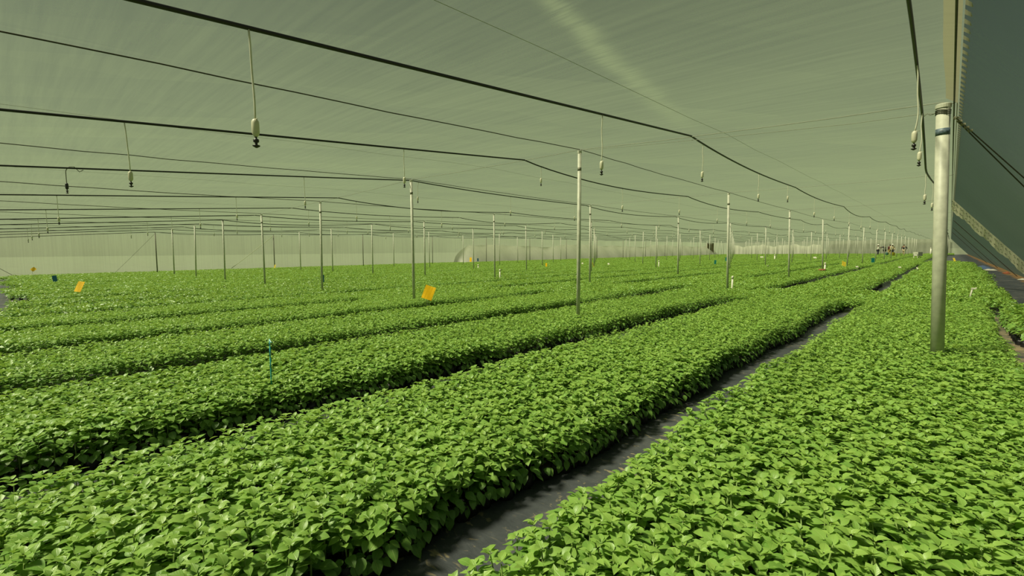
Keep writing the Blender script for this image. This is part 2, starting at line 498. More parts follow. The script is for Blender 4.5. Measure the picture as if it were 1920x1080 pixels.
# hem gathered along the eave: a band with dark scallops
mb = MB()
ysl = list(np.linspace(-4, Y_FAR, 700))
for k in range(len(ysl) - 1):
    y0, y1 = ysl[k], ysl[k + 1]
    z0, z1 = EAVE(y0) - .02, EAVE(y1) - .02
    w0, w1 = [(0.095 + .004 * math.sin(q * 3.1)) if q < 6.0 else .018 for q in (y0, y1)]
    mb.add([(-w0, y0, z0), (-.01, y0, z0 - .025), (-.01, y1, z1 - .025), (-w1, y1, z1)], [(0, 1, 2, 3)])
o = struct(mb.build('trim_2', MAT['hem']), 'doubled net hem along the eave')
mb = MB()
y = 1.0
while y < 30:
    z = EAVE(y) - .045
    L = .085
    mb.add([(.0, y, z + .02), (.026, y + L * .12, z - .005), (.034, y + L * .5, z - .02), (.026, y + L * .88, z - .005), (.0, y + L, z + .02)], [(0, 1, 2, 3, 4)])
    y += .15
mb.build('hem_scallops', MAT['hem'], o)
mb = MB()
mb.tube([(-.035, y, EAVE(y) - .055) for y in np.linspace(-4, Y_FAR - .2, 90)], .007, 6)
mb.build('eave_rope', MAT['wire'], o)

# ------------------------------------------------------------------ posts
for j in range(9):
    for i in range(16):
        x, y, h, lean = post_at(j, i)
        if i >= 12 and j == 0: pass
        big = (j == 0)
        r = 0.052 if big else 0.029
        top = h - 0.01
        dx, dy = AX_R.x * lean, AX_R.y * lean
        base = Vector((-dx * .45 / 2.4, -dy * .45 / 2.4, 0))
        tip = Vector((dx, dy, top))
        if big:
            lab = 'thick galvanised post standing in the bed below the eave' if i == 0 else 'thick galvanised eave post, %s behind the nearest thick post' % ORD[i]
        else:
            lab = 'slim galvanised post, %s from the near end in the %s line from the sloping wall' % (ORD[i + 1], ORD[j + 1])
        grp = 'thick posts along the eave' if big else 'slim roof posts'
        near = i < 3 and j < 5 or big and i < 2
        darkm = MAT['steel_dark'] if j == 8 else MAT['steel']
        if near:
            t = thing('steel_post', lab, 'post', (x, y, 0), 0, grp)
            mb = MB(); mb.tube([base, tip], r, 20 if big else 14)
            mb.build('pole', darkm, t, True)
            mb = MB(); d = (tip - base).normalized()
            mb.tube([tip - d * .035, tip - d * .004, tip + d * .004], [r * 1.13, r * 1.13, r * .9], 20 if big else 14)
            mb.build('end_cap', darkm, t)
            if big and i == 0:
                mb = MB(); a = base + d * (top - .285)
                mb.tube([a, a + d * .062], r * 1.012, 24)
                mb.build('printed_band', MAT['sticker'], t, True)
                mb = MB()
                for zz in (.06, .075, .09):
                    ring = [tip - d * zz + Vector((math.cos(q) * r * 1.05, math.sin(q) * r * 1.05, .006 * math.sin(q * 2))) for q in np.linspace(0, 2 * math.pi, 22)]
                    mb.tube(ring, .0035, 6)
                mb.build('tie_wire', MAT['wire'], t)
            else:
                mb = MB(); a = tip - d * .30
                mb.tube([a, a + d * .05], r * 1.04, 14)
                mb.build('clamp_band', MAT['steel_dark'], t, True)
        else:
            mb = MB(); mb.tube([base, tip], r, 10)
            o = mb.build('steel_post', darkm, None, True, (x, y, 0))
            tag(o, lab, 'post', grp)

# ------------------------------------------------------------------ wires
def wob(a, b, n, amp, seed):
    rr = random.Random(seed)
    a, b = Vector(a), Vector(b)
    out = []
    for k in range(n):
        t = k / n
        p = a.lerp(b, t)
        if 0 < k: p += Vector((rr.uniform(-amp, amp), rr.uniform(-amp, amp), rr.uniform(-amp, amp) - 4 * t * (1 - t) * .02))
        out.append(p)
    return out
for j in range(9):
    pts = []
    prev = Vector((COLX[j], -6.8, roof_h(COLX[j], -6.8) + .01))
    stops = [prev, Vector((COLX[j], -.54, roof_h(COLX[j], -.54) + .01))]
    for i in range(16):
        x, y, h, l = post_at(j, i)
        stops.append(Vector((x + AX_R.x * l, y + AX_R.y * l, h + .012)))
    stops.append(Vector((COLX[j], Y_FAR - .05, roof_h(COLX[j], Y_FAR) + .01)))
    if j == 0: continue
    for k in range(len(stops) - 1):
        pts += wob(stops[k], stops[k + 1], 14 if k < 4 else 5, .006, j * 50 + k)
    pts.append(stops[-1])
    mb = MB(); mb.tube(pts, .0055 if j < 3 else .007, 6)
    tag(mb.build('support_wire', MAT['wire'], None), 'dark roof wire running lengthwise over the tops of the %s line of posts' % ORD[j + 1], 'wire', 'lengthwise roof wires over the posts')
    # thinner wire midway to the next line
    xm = COLX[j] + 2.12
    pts = [Vector((xm, y, roof_h(xm, y) + .012 + .01 * math.sin(y * 2.1 + j))) for y in np.linspace(-6.8, Y_FAR - .1, 100)]
    mb = MB(); mb.tube(pts, .0017, 5)
    tag(mb.build('support_wire', MAT['thin_wire'], None), 'thin roof wire midway between the %s and %s lines of posts' % (ORD[j], ORD[j + 1]), 'wire', 'thin lengthwise roof wires')
for i in range(16):
    stops = [Vector((-.02, ROWY[i], EAVE(ROWY[i]) - .03))]
    for j in range(9):
        x, y, h, l = post_at(j, i)
        stops.append(Vector((x + AX_R.x * l, y + AX_R.y * l, h + .008)))
    stops.append(Vector((X_LEFT + .05, ROWY[i], roof_h(X_LEFT, ROWY[i]) + .01)))
    pts = []
    for k in range(len(stops) - 1):
        pts += wob(stops[k], stops[k + 1], 10 if i < 3 else 4, .004, 900 + i * 20 + k)
    pts.append(stops[-1])
    mb = MB(); mb.tube(pts, .0045, 6)
    o = mb.build('support_wire', MAT['thin_wire'], None)
    tag(o, 'cross wire under the roof joining the %s posts of every line' % (ORD[i + 1],), 'wire', 'cross wires under the roof')
    if i == 0:
        mb = MB()
        q = [Vector((-.05, 6.10, 2.70)), Vector((-.16, 6.10, 2.69)), Vector((-.26, 6.1, 2.705)), Vector((-.8, 6.1, 2.715)), Vector((-1.9, 6.1, 2.78)), Vector((-3.2, 6.11, 2.87)), Vector((-4.23, 6.12, 2.95))]
        mb.tube(q, .003, 5)
        mb.tube([Vector((-.12, 6.1, 2.69)) + Vector((.02 * k, .008 * math.cos(k * 2), .01 * math.sin(k * 2.2))) for k in range(-7, 4)], .004, 5)
        mb.build('tie_twine', MAT['thin_wire'], o)

# guy ropes
def guy(name, a, b, r, label, mat, sag=.02):
    pts = [Vector(a).lerp(Vector(b), t) - Vector((0, 0, sag * 4 * t * (1 - t))) for t in np.linspace(0, 1, 12)]
    mb = MB(); mb.tube(pts, r, 6)
    return tag(mb.build(name, mat, None), label, 'rope', 'guy ropes')
def on_slope(t, y, off=.04):
    a = slope_pt(t, y)
    return Vector((a[0] - off * .76, a[1], a[2] - off * .64))
g = guy('guy_rope', on_slope(.02, 6.35, .1), on_slope(.97, 8.05, .1), .006, 'dark guy rope slanting down from the top of the thick post, upper of the pair', MAT['wire'], .0)
mb = MB()
a, b = on_slope(.02, 6.35, .1), on_slope(.97, 8.05, .1)
d = (b - a).normalized()
for k in range(5):
    c = a + d * (.02 + .045 * k)
    mb.tube([c + Vector((.016 * math.cos(q), .016 * math.sin(q), .01 * math.sin(2 * q))) for q in np.linspace(0, 2 * math.pi, 9)], .006, 5)
mb.build('knot', MAT['hem'], g)
guy('guy_rope', on_slope(.03, 6.45, .1), on_slope(.97, 9.3, .1), .006, 'dark guy rope slanting down from the top of the thick post, lower of the pair', MAT['wire'], .02)
guy('guy_rope', on_slope(.05, 29.4, .1), on_slope(.96, 29.4, .1), .014, 'dark cord lying down the sloping wall, next behind the pale seam band', MAT['wire'], 0)
guy('guy_rope', on_slope(.05, 41, .1), on_slope(.96, 41, .1), .014, 'dark cord lying down the sloping wall, second behind the pale seam band', MAT['wire'], 0)
guy('guy_rope', on_slope(.05, 52, .1), on_slope(.96, 52, .1), .014, 'dark cord lying down the sloping wall, third behind the pale seam band', MAT['wire'], 0)
guy('guy_rope', (-33.5, 6.2, 2.6), (-36.2, 4.6, .3), .006, 'thin guy wire slanting to the ground from the last slim post by the left wall', MAT['wire'])
guy('guy_rope', (-36.8, -2.0, 2.6), (-36.0, .8, .2), .010, 'thin guy wire slanting down the left wall beside its near end', MAT['wire'])
guy('guy_rope', (-33.6, 12.7, 2.6), (-36.6, 11.0, .45), .02, 'pale strap bracing a slim post against the left wall', MAT['pvc'])

# ------------------------------------------------------------------ irrigation pipes
PIPEX = [-0.26, -2.55, -5.3, -8.54, -11.75, -14.6, -17.6, -21.0, -24.0, -27.0, -30.0, -33.0]
PIPE_KNOTS = {}
def pipe_z(k, y):
    x = PIPEX[k]
    if k == 0:
        kn = [(-6, 2.80), (3.46, 2.79), (4.73, 2.73), (6.1, 2.705), (7.3, 2.62), (8.44, 2.44), (9.6, 2.5), (12.36, 2.63)]
        if y < 12.36:
            return float(np.interp(y, [a for a, b in kn], [b for a, b in kn]))
    top = lambda q: roof_h(x, q) - .005
    if y < ROWY[0]:
        t0 = top(ROWY[0])
        s = (ROWY[0] - y) / ROWY[0]
        return t0 - (.44 if k < 4 else .40) * s if y > -.5 else t0 - .44 - .02
    i = min(int((y - ROWY[0]) / 6.645), 14)
    t = (y - ROWY[i]) / 6.645
    a, b = top(ROWY[i]), top(min(ROWY[i] + 6.645, Y_FAR - 1))
    t = min(max(t, 0), 1)
    amp = .10 + .05 * math.sin(k * 3.7 + i * 1.9)
    sag = (math.sin(math.pi * t ** .8)) * amp
    return a + (b - a) * t - sag
def pipe_x(k, y):
    if k == 1: return float(np.interp(y, [6.1, 12.75, 40, 112], [-2.5, -2.72, -2.6, -2.55]))
    return PIPEX[k] + .03 * math.sin(y * .5 + k)
for k in range(len(PIPEX)):
    ysp = sorted(set(list(np.arange(-6.5, 40, .38)) + list(np.arange(40, Y_FAR - .4, 1.1)) + ROWY))
    pts = [Vector((pipe_x(k, y), y, pipe_z(k, y))) for y in ysp]
    if k == 0:
        pts = [q + (Vector((.05 * math.sin(q.y * 2.2), 0, .05 * math.sin(q.y * 1.7))) if q.y > 12.4 else Vector((0, 0, 0))) for q in pts]
    mb = MB(); mb.tube(pts, .011 if k < 6 else .013, 10 if k < 5 else 6)
    lab = 'black irrigation pipe hung under the roof close to the eave' if k == 0 else 'black irrigation pipe sagging under the roof, %s pipe from the eave' % ORD[k + 1]
    tag(mb.build('irrigation_pipe', MAT['pipe'], None, True), lab, 'pipe', 'overhead irrigation pipes')

def make_drop(L, bend, seed, dark=False, loop=False):
    """parts of a hanging misting sprinkler, origin at the pipe"""
    rr = random.Random(seed)
    t = {}
    mb = MB()
    P = []
    for k in range(15):
        s = k / 14
        P.append(Vector((bend * math.sin(s * 2.6) * .5 + .004 * math.sin(s * 9 + seed), bend * .3 * s, -s * (L - .13))))
    if loop:
        P = [Vector((.0, .14, .0)), Vector((0, .10, -.03)), Vector((0, .05, .03)), Vector((0, 0, .025)), Vector((.0, -.03, -.02))] + [p + Vector((0, -.035, 0)) for p in P[3:]]
    mb.tube(P, .0048, 7)
    e = P[-1]
    mb2 = MB(); mb2.lathe([(.004, .012), (.011, .008), (.016, 0), (.0175, -.012), (.0175, -.055), (.012, -.068), (.006, -.074)], e)
    mb2.tube([e + Vector((-.006, 0, .012)), e + Vector((.03, 0, .006))], .0022, 5)
    mb3 = MB(); mb3.lathe([(.005, -.07), (.005, -.082), (.013, -.086), (.013, -.098), (.006, -.102), (.006, -.112), (.017, -.114), (.017, -.118), (.004, -.126)], e)
    mb3.box(e + Vector((.007, 0, -.1)), (.003, .005, .03))
    return mb, mb2, mb3
DROPS = [(0, 4.55, .60, .04, 0), (0, 6.02, .50, .01, 0), (0, 8.75, .43, -.01, 0), (0, 11.2, .5, .02, 0), (0, 14.2, .5, .02, 0), (0, 17.2, .5, .02, 0),
         (1, .88, .555, .025, 0), (1, 4.0, .57, .0, 0), (1, 6.55, .50, .0, 0), (1, 9.47, .50, -.01, 0), (1, 11.9, .38, 0, 0),
         (2, .82, .555, .05, 0), (2, 6.55, .33, 0, 0), (2, 3.7, .5, 0, 0), (2, 9.3, .5, 0, 0), (2, 12.2, .5, 0, 0),
         (3, .72, .33, 0, 1), (3, 3.82, .56, .01, 0), (3, 6.3, .45, -.05, 0), (3, 9.2, .5, 0, 0), (3, 12.1, .5, 0, 0)]
proto = {}
have = {}
for k in range(1, 9):
    last = max([d[1] for d in DROPS if d[0] == k] + [-2.1])
    y = last + 2.9
    lim = 48 if k < 3 else (40 if k < 6 else 26)
    while y < lim:
        DROPS.append((k, y, .52, .01, 0))
        y += 2.9
shared = {}
for (k, y, L, bend, loop) in sorted(DROPS, key=lambda d: (d[0], d[1])):
    have[k] = have.get(k, 0) + 1
    q = have[k]
    dark = k >= 2 and y < 5
    pw = 'next to the eave' if k == 0 else '%s from the eave' % ORD[k + 1]
    lab = 'hanging misting sprinkler, %s from the near end of the black pipe %s' % (ORD[q], pw)
    dist = (y ** 2 + PIPEX[k] ** 2) ** .5
    z = pipe_z(k, y)
    if dist < 16:
        t = thing('hanging_sprinkler', lab, 'sprinkler', (pipe_x(k, y), y, z - .008), 0, 'hanging misting sprinklers')
        a, b, c = make_drop(L, bend, k * 31 + q, dark, loop)
        a.build('hose', MAT['hose_dark'] if dark and loop else MAT['hose'], t, True)
        b.build('anti_drip_valve', MAT['black_plastic'] if loop else MAT['white_plastic'], t, True)
        c.build('nozzle', MAT['black_plastic'], t, True)
    else:
        if 'm' not in shared:
            a, b, c = make_drop(L, bend, 5)
            mb = MB(); mb.add(a.v, a.f, 0); mb.add(b.v, b.f, 0); mb.add(c.v, c.f, 1)
            shared['m'] = mb.build('hanging_sprinkler', [MAT['hose'], MAT['black_plastic']], None, True)
            o = shared['m']
        else:
            o = shared['m'].copy(); COL.objects.link(o)
        o.location = (pipe_x(k, y), y, z - .008)
        o.rotation_euler = (0, 0, random.uniform(0, 6))
        tag(o, lab, 'sprinkler', 'hanging misting sprinklers')

# ------------------------------------------------------------------ plants
def leaf_geo(lod):
    """unit leaf along +y, length 1, half width 1 at the widest: verts, coord(u,v), tris, quads"""
    if lod == 0:
        rows = [(.10, .58), (.30, 1.0), (.56, .95), (.80, .54)]
    elif lod == 1:
        rows = [(.42, 1.0)]
    else:
        return (np.array([(0, 0, 0), (-1, .42, 0), (0, 1, 0), (1, .42, 0)], float), np.array([(0, 0), (-1, .42), (0, 1), (1, .42)], float),
                np.array([(0, 2, 1), (0, 3, 2)]), np.zeros((0, 4), int))
    V = [(0, 0, 0)]; C = [(0, 0)]
    for v, w in rows:
        for u in (-1, 0, 1):
            V.append((u * w, v, 0)); C.append((u * w, v))
    V.append((0, 1, 0)); C.append((0, 1))
    T = [(0, 2, 1), (0, 3, 2)]; Q = []
    for r in range(len(rows) - 1):
        a = 1 + 3 * r
        Q += [(a, a + 1, a + 4, a + 3), (a + 1, a + 2, a + 5, a + 4)]
    a = 1 + 3 * (len(rows) - 1); e = len(V) - 1
    T += [(a, a + 1, e), (a + 1, a + 2, e)]
    return np.array(V, float), np.array(C, float), np.array(T), np.array(Q, int).reshape(-1, 4)
LEAFG = [leaf_geo(k) for k in range(3)]

def place_leaf(G, L, W, pos, az, pitch, roll, fold, droop, tint, acc):
    V, C, T, Q = G
    x = V[:, 0] * W; y = V[:, 1] * L
    z = np.abs(x) * fold - droop * L * (V[:, 1] ** 2) + .04 * L * np.sin(V[:, 1] * 3.1)
    # roll about y
    cr, sr = math.cos(roll), math.sin(roll)
    x, z = x * cr + z * sr, -x * sr + z * cr
    cp, sp = math.cos(pitch), math.sin(pitch)
    y, z = y * cp - z * sp, y * sp + z * cp
    ca, sa = math.cos(az), math.sin(az)
    X = np.stack([x * ca - y * sa, x * sa + y * ca, z], 1) + np.array(pos)
    o = acc['n']
    acc['v'].append(X)
    acc['c'].append(np.column_stack([C, np.full(len(C), tint)]))
    acc['t'].append(T + o)
    if len(Q): acc['q'].append(Q + o)
    acc['n'] += len(X)

def new_acc(): return {'v': [], 'c': [], 't': [], 'q': [], 'n': 0}
def fin(acc):
    return {'v': np.concatenate(acc['v']), 'c': np.concatenate(acc['c']), 't': np.concatenate(acc['t']), 'q': np.concatenate(acc['q'] or [np.zeros((0, 4), int)])}

BAG_H = 0.085
PIV = BAG_H + GZ
def plant_geo(seed, lod, skirt=False):
    rr = random.Random(seed)
    acc = new_acc()
    G = LEAFG[lod]
    lean = (rr.uniform(-.025, .025), rr.uniform(-.025, .025))
    az0 = rr.uniform(0, 6.28)
    nodes = [(.262, .049, 0), (.292, .055, 0), (.322, .058, 0), (.352, .059, 0), (.380, .056, 0), (.404, .047, 0)]
    if lod == 2: nodes = nodes[2:]
    if lod == 1: nodes = nodes[1:]
    for k, (z, L, Wf) in enumerate(nodes):
        s = (z - PIV) / .2
        px, py = lean[0] * s, lean[1] * s
        n_here = 2 if lod < 2 else 2
        for sd in range(n_here):
            if rr.random() < .04: continue
            az = az0 + k * math.pi / 2 + sd * math.pi + rr.uniform(-.4, .4)
            LL = L * rr.uniform(.85, 1.18)
            WW = LL * rr.uniform(.33, .41)
            if lod == 2: LL *= 1.25; WW *= 1.32
            pit = rr.uniform(-.15, .40) + (k - 3) * .07
            st = rr.uniform(.014, .032)
            pos = (px - math.sin(az) * st, py + math.cos(az) * st, z + rr.uniform(-.012, .012))
            tint = min(1, max(0, (.16 if lod == 2 else .30) + .07 * (z - .262) / .028 + rr.uniform(-.16, .20)))  # distant leaves coloured darker to stand in for shade in the canopy gaps
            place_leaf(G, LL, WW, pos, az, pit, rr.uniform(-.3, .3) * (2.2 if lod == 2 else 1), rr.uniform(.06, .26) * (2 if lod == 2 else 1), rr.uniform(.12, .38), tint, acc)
    # small side-shoot leaves filling the canopy
    if lod < 2:
        for q in range(6 if lod == 0 else 4):
            az = rr.uniform(0, 6.28)
            LL = rr.uniform(.034, .050)
            rd = rr.uniform(.010, .03)
            place_leaf(G, LL, LL * rr.uniform(.33, .40), (lean[0] - math.sin(az) * rd, lean[1] + math.cos(az) * rd, rr.uniform(.34, .405)), az, rr.uniform(.0, .7), rr.uniform(-.4, .4), rr.uniform(.1, .4), rr.uniform(.05, .3),
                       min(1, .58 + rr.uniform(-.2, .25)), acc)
    if skirt and lod < 2:
        for q in range(13):
            az = q * 2.4 + rr.uniform(-.4, .4)
            LL = rr.uniform(.046, .064)
            rd = rr.uniform(.045, .07)
            place_leaf(G, LL, LL * rr.uniform(.32, .39), (-math.sin(az) * rd, math.cos(az) * rd, rr.uniform(.21, .31)), az, rr.uniform(-1.0, -.1), rr.uniform(-.3, .3), rr.uniform(.1, .3), rr.uniform(.1, .3),
                       max(0, .28 + rr.uniform(-.15, .2)), acc)
    # rosette of young leaves at the tip
    m = 5 if lod == 0 else (4 if lod == 1 else 2)
    for q in range(m):
        az = az0 + q * 2.4 + rr.uniform(-.3, .3)
        LL = rr.uniform(.026, .044) if lod < 2 else .055
        place_leaf(G, LL, LL * rr.uniform(.31, .38), (lean[0] - math.sin(az) * .004, lean[1] + math.cos(az) * .004, .414 + rr.uniform(-.006, .010)), az,
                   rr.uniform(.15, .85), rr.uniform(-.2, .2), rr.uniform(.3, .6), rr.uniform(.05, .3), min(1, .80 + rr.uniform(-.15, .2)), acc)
    g = fin(acc)
    g['lean'] = lean
    return g
NV = 12
PLANTS = [[plant_geo(100 + s, lod) for s in range(NV)] + [plant_geo(300 + s, lod, True) for s in range(NV // 2)] for lod in range(3)]

def stem_bag_geo(lean, seg=10):
    """stem and bag as MB pieces"""
    st = MB(); st.tube([(0, 0, PIV - .01), (lean[0] * .4, lean[1] * .4, .32), (lean[0], lean[1], .416)], [.0042, .0036, .0022], 6)
    bg = MB()
    r = .047
    prof = [(r * .92, .0), (r * 1.0, .02), (r * .97, .04), (r * 1.01, .07), (r * .98, BAG_H), (r * .90, BAG_H + .004), (r * .88, BAG_H - .012)]
    vs, fs = [], []
    for (q, z) in prof:
        for k in range(seg):
            an = 2 * math.pi * k / seg
            w = 1 + .05 * math.sin(an * 3 + z * 40)
            vs.append((q * w * math.cos(an), q * w * math.sin(an), z))
    for i in range(len(prof) - 1):
        for k in range(seg):
            k2 = (k + 1) % seg
            fs.append((i * seg + k, i * seg + k2, (i + 1) * seg + k2, (i + 1) * seg + k))
    bg.add(vs, fs, 0)
    bg.add([vs[(len(prof) - 1) * seg + k] for k in range(seg)], [tuple(range(seg))], 1)
    return st, bg

def mesh_from(name, V, C, T, Q, mats, mat_t=None, mat_q=None):
    me = bpy.data.meshes.new(name)
    me.vertices.add(len(V)); me.vertices.foreach_set('co', V.astype(np.float32).ravel())
    nl = len(T) * 3 + len(Q) * 4
    me.loops.add(nl)
    me.loops.foreach_set('vertex_index', np.concatenate([T.ravel(), Q.ravel()]).astype(np.int32))
    me.polygons.add(len(T) + len(Q))
    ls = np.concatenate([np.arange(len(T)) * 3, len(T) * 3 + np.arange(len(Q)) * 4]).astype(np.int32)
    me.polygons.foreach_set('loop_start', ls)
    if mat_t is not None:
        me.polygons.foreach_set('material_index', np.concatenate([mat_t, mat_q]).astype(np.int32))
    me.polygons.foreach_set('use_smooth', np.ones(len(T) + len(Q), bool))
    for m in mats: me.materials.append(m)
    at = me.attributes.new('leaf_coord', 'FLOAT_VECTOR', 'POINT')
    at.data.foreach_set('vector', C.astype(np.float32).ravel())
    me.update(calc_edges=True)
    return me

# beds: (x left, x right, y start, y end)
BEDS = [(-1.11, .47, -1.6, 49.0), (-1.13, .3, 96, 109.0)]
BEDS += [(.72, 1.45, 4.5, 12.2), (.47, .92, 12.35, 24), (.47, 1.05, 24, 45.5)]
for k in range(17):
    BEDS.append((-3.03 - 2.097 * k, -1.61 - 2.097 * k, -2.2 if k < 6 else .3 + .25 * math.sin(k * 2.0), 109.0 - .3 * k))
# short runs of plants that bridge the paths
BEDS += [(-1.62, -1.11, 11.2, 14.0), (-3.62, -3.0, 10.9, 13.6), (-5.7, -5.1, 13.5, 18.5), (-3.6, -3.0, 34, 37), (-1.62, -1.1, 40, 44), (-7.8, -7.2, 9.5, 13), (-9.9, -9.3, 5.5, 9.5), (-7.8, -7.2, 22, 30), (-5.7, -5.1, 40, 52)]
for k in range(5, 16):
    rr = random.Random(k)
    y = rr.uniform(1, 5)
    while y < 100:
        L = rr.uniform(4, 14)
        BEDS.append((-3.65 - 2.097 * k, -3.0 - 2.097 * k, y, y + L))
        y += L + rr.uniform(1.5, 5)
SPOTS = [(-8.1, 91, .3), (-7.35, 91.5, .35), (-6.85, 93, .3), (-5.95, 84.5, .3), (-5.1, 92, .4), (-6.35, 82.5, .25), (-5.65, 82.5, .25), (-2.35, 62, .8), (-36.1, 99, .9), (-4.27, 25.55, .24), (.34, 13.3, .08)]
KEEPOUT = SPOTS + [(p[0], p[1], .085 if j == 0 else .05) for (j, i) in [(a, b) for a in range(9) for b in range(16)] for p in [post_at(j, i)]]

pos = []
for bi, (xl, xr, y0, y1) in enumerate(BEDS):
    segs = [(y0, min(y1, 9), .073), (max(y0, 9), min(y1, 20), .093), (max(y0, 20), min(y1, 48), .150), (max(y0, 48), y1, .215)]
    for (a, b, sp) in segs:
        if b <= a: continue
        sp = max(sp, .15 if -xr > 17 else (.115 if -xr > 10.5 else .073))
        nx = max(1, int(round((xr - xl - .06) / sp)))
        ny = int((b - a) / sp)
        if ny < 1: continue
        gx, gy = np.meshgrid(np.arange(nx + 1), np.arange(ny))
        x = xl + .03 + (xr - xl - .06) * gx / nx + rng.normal(0, sp * .17, gx.shape)
        y = a + (gy + .5 * (gx % 2)) * sp + rng.normal(0, sp * .17, gx.shape)
        edge = np.minimum(gx, nx - gx)
        side = np.where(gx > nx / 2, 1.0, -1.0)
        x = x + np.where(edge == 0, .03 * np.sin(y * 1.3 + bi * 2.1) + .025 * np.sin(y * 3.7 + bi), 0)
        keep = rng.random(gx.shape) > np.where(edge == 0, .05, .012)
        pos.append(np.stack([x, y, edge, side, np.full(x.shape, sp)], -1)[keep])
pos = np.concatenate(pos)
# clear of posts
for (px, py, r) in KEEPOUT:
    pos = pos[(np.hypot(pos[:, 0] - px, pos[:, 1] - py) > r)]
pos = pos[(pos[:, 0] > X_LEFT + np.where(pos[:, 1] > 31, 2.0, .9))]
P3 = np.column_stack([pos[:, 0], pos[:, 1], np.full(len(pos), .40)]) - CAM
zc = P3 @ A_F; xc = P3 @ A_R; yc = P3 @ A_U
dist = np.linalg.norm(P3, axis=1)
inview = ((np.abs(xc) < 1.08 * 1.2 * zc + .5) & (zc > .0)) | (dist < 2.6)
pos, zc, xc, yc, dist = pos[inview], zc[inview], xc[inview], yc[inview], dist[inview]
n = len(pos)
rot = rng.uniform(0, 2 * math.pi, n)
scl = rng.normal(1.0, .05, n).clip(.85, 1.14)
dz = .012 * np.sin(pos[:, 0] * 3.1 + pos[:, 1] * 1.3) + .012 * np.sin(pos[:, 0] * 1.1 - pos[:, 1] * 2.2) + rng.normal(0, .007, n)
scl = scl + dz * 2.0 - np.where(pos[:, 2] == 0, .06, 0)
tilt = np.where(pos[:, 2] == 0, rng.uniform(.04, .22, n), np.where(pos[:, 2] == 1, rng.uniform(0, .14, n), rng.normal(0, .05, n))) * pos[:, 3]
var = np.where(pos[:, 2] == 0, rng.integers(NV, NV + NV // 2, n), rng.integers(0, NV, n))
inframe = (zc > .3) & (np.abs(xc / zc) < 1.06) & (np.abs(yc / zc) < .60)
order = np.argsort(np.where(inframe, dist, 1e9))
IND = order[:300]
is_ind = np.zeros(n, bool); is_ind[IND] = True

def rot_mats(idx):
    c, s = np.cos(rot[idx]), np.sin(rot[idx])
    Z = np.zeros((len(idx), 3, 3)); Z[:, 0, 0] = c; Z[:, 0, 1] = -s; Z[:, 1, 0] = s; Z[:, 1, 1] = c; Z[:, 2, 2] = 1
    ct, st = np.cos(tilt[idx]), np.sin(tilt[idx])
    Y = np.zeros((len(idx), 3, 3)); Y[:, 0, 0] = ct; Y[:, 0, 2] = st; Y[:, 2, 0] = -st; Y[:, 2, 2] = ct; Y[:, 1, 1] = 1
    return Y @ Z

# individuals: the plants nearest the camera
var_me = []
for v in range(NV + NV // 2):
    g = PLANTS[0][v]
    me = mesh_from('foliage', g['v'] - np.array((0, 0, PIV)), g['c'], g['t'], g['q'], [MAT['leaf']])
    st, bg = stem_bag_geo(g['lean'])
    var_me.append((me, st, bg))
proto_parts = {}
for n_i, i in enumerate(IND):
    v = int(var[i])
    x, y = float(pos[i, 0]), float(pos[i, 1])
    left = x < -1.3
    if left:
        lab, grp = 'leafy green plant in black bag, near end of the bed left of the path', 'nearest plants in the bed left of the grey path'
    else:
        lab, grp = 'leafy green plant in black bag, near end of the bed holding the thick post', 'nearest plants in the bed holding the thick post'
    root = thing('potted_seedling', lab, 'plant', (x, y, GZ), 0, grp)
    if v not in proto_parts:
        me, st, bg = var_me[v]
        fo = bpy.data.objects.new('foliage', me); COL.objects.link(fo); fo.parent = root
        so = st.build('stem', MAT['stem'], root, True)
        so.data.transform(Matrix.Translation((0, 0, -PIV)))
        bo = bg.build('grow_bag', [MAT['bag'], MAT['soil']], root, True)
        proto_parts[v] = (fo, so, bo)
        parts = proto_parts[v]
    else:
        parts = []
        for q in proto_parts[v]:
            c = q.copy(); COL.objects.link(c); c.parent = root
            parts.append(c)
    Rm = Matrix(rot_mats(np.array([i]))[0].tolist()).to_4x4()
    s = float(scl[i])
    up = Matrix.Translation((0, 0, BAG_H)) @ Rm @ Matrix.Diagonal((s, s, s, 1))
    parts[0].matrix_local = up
    parts[1].matrix_local = up
    parts[2].rotation_euler = (0, 0, float(rot[i]))

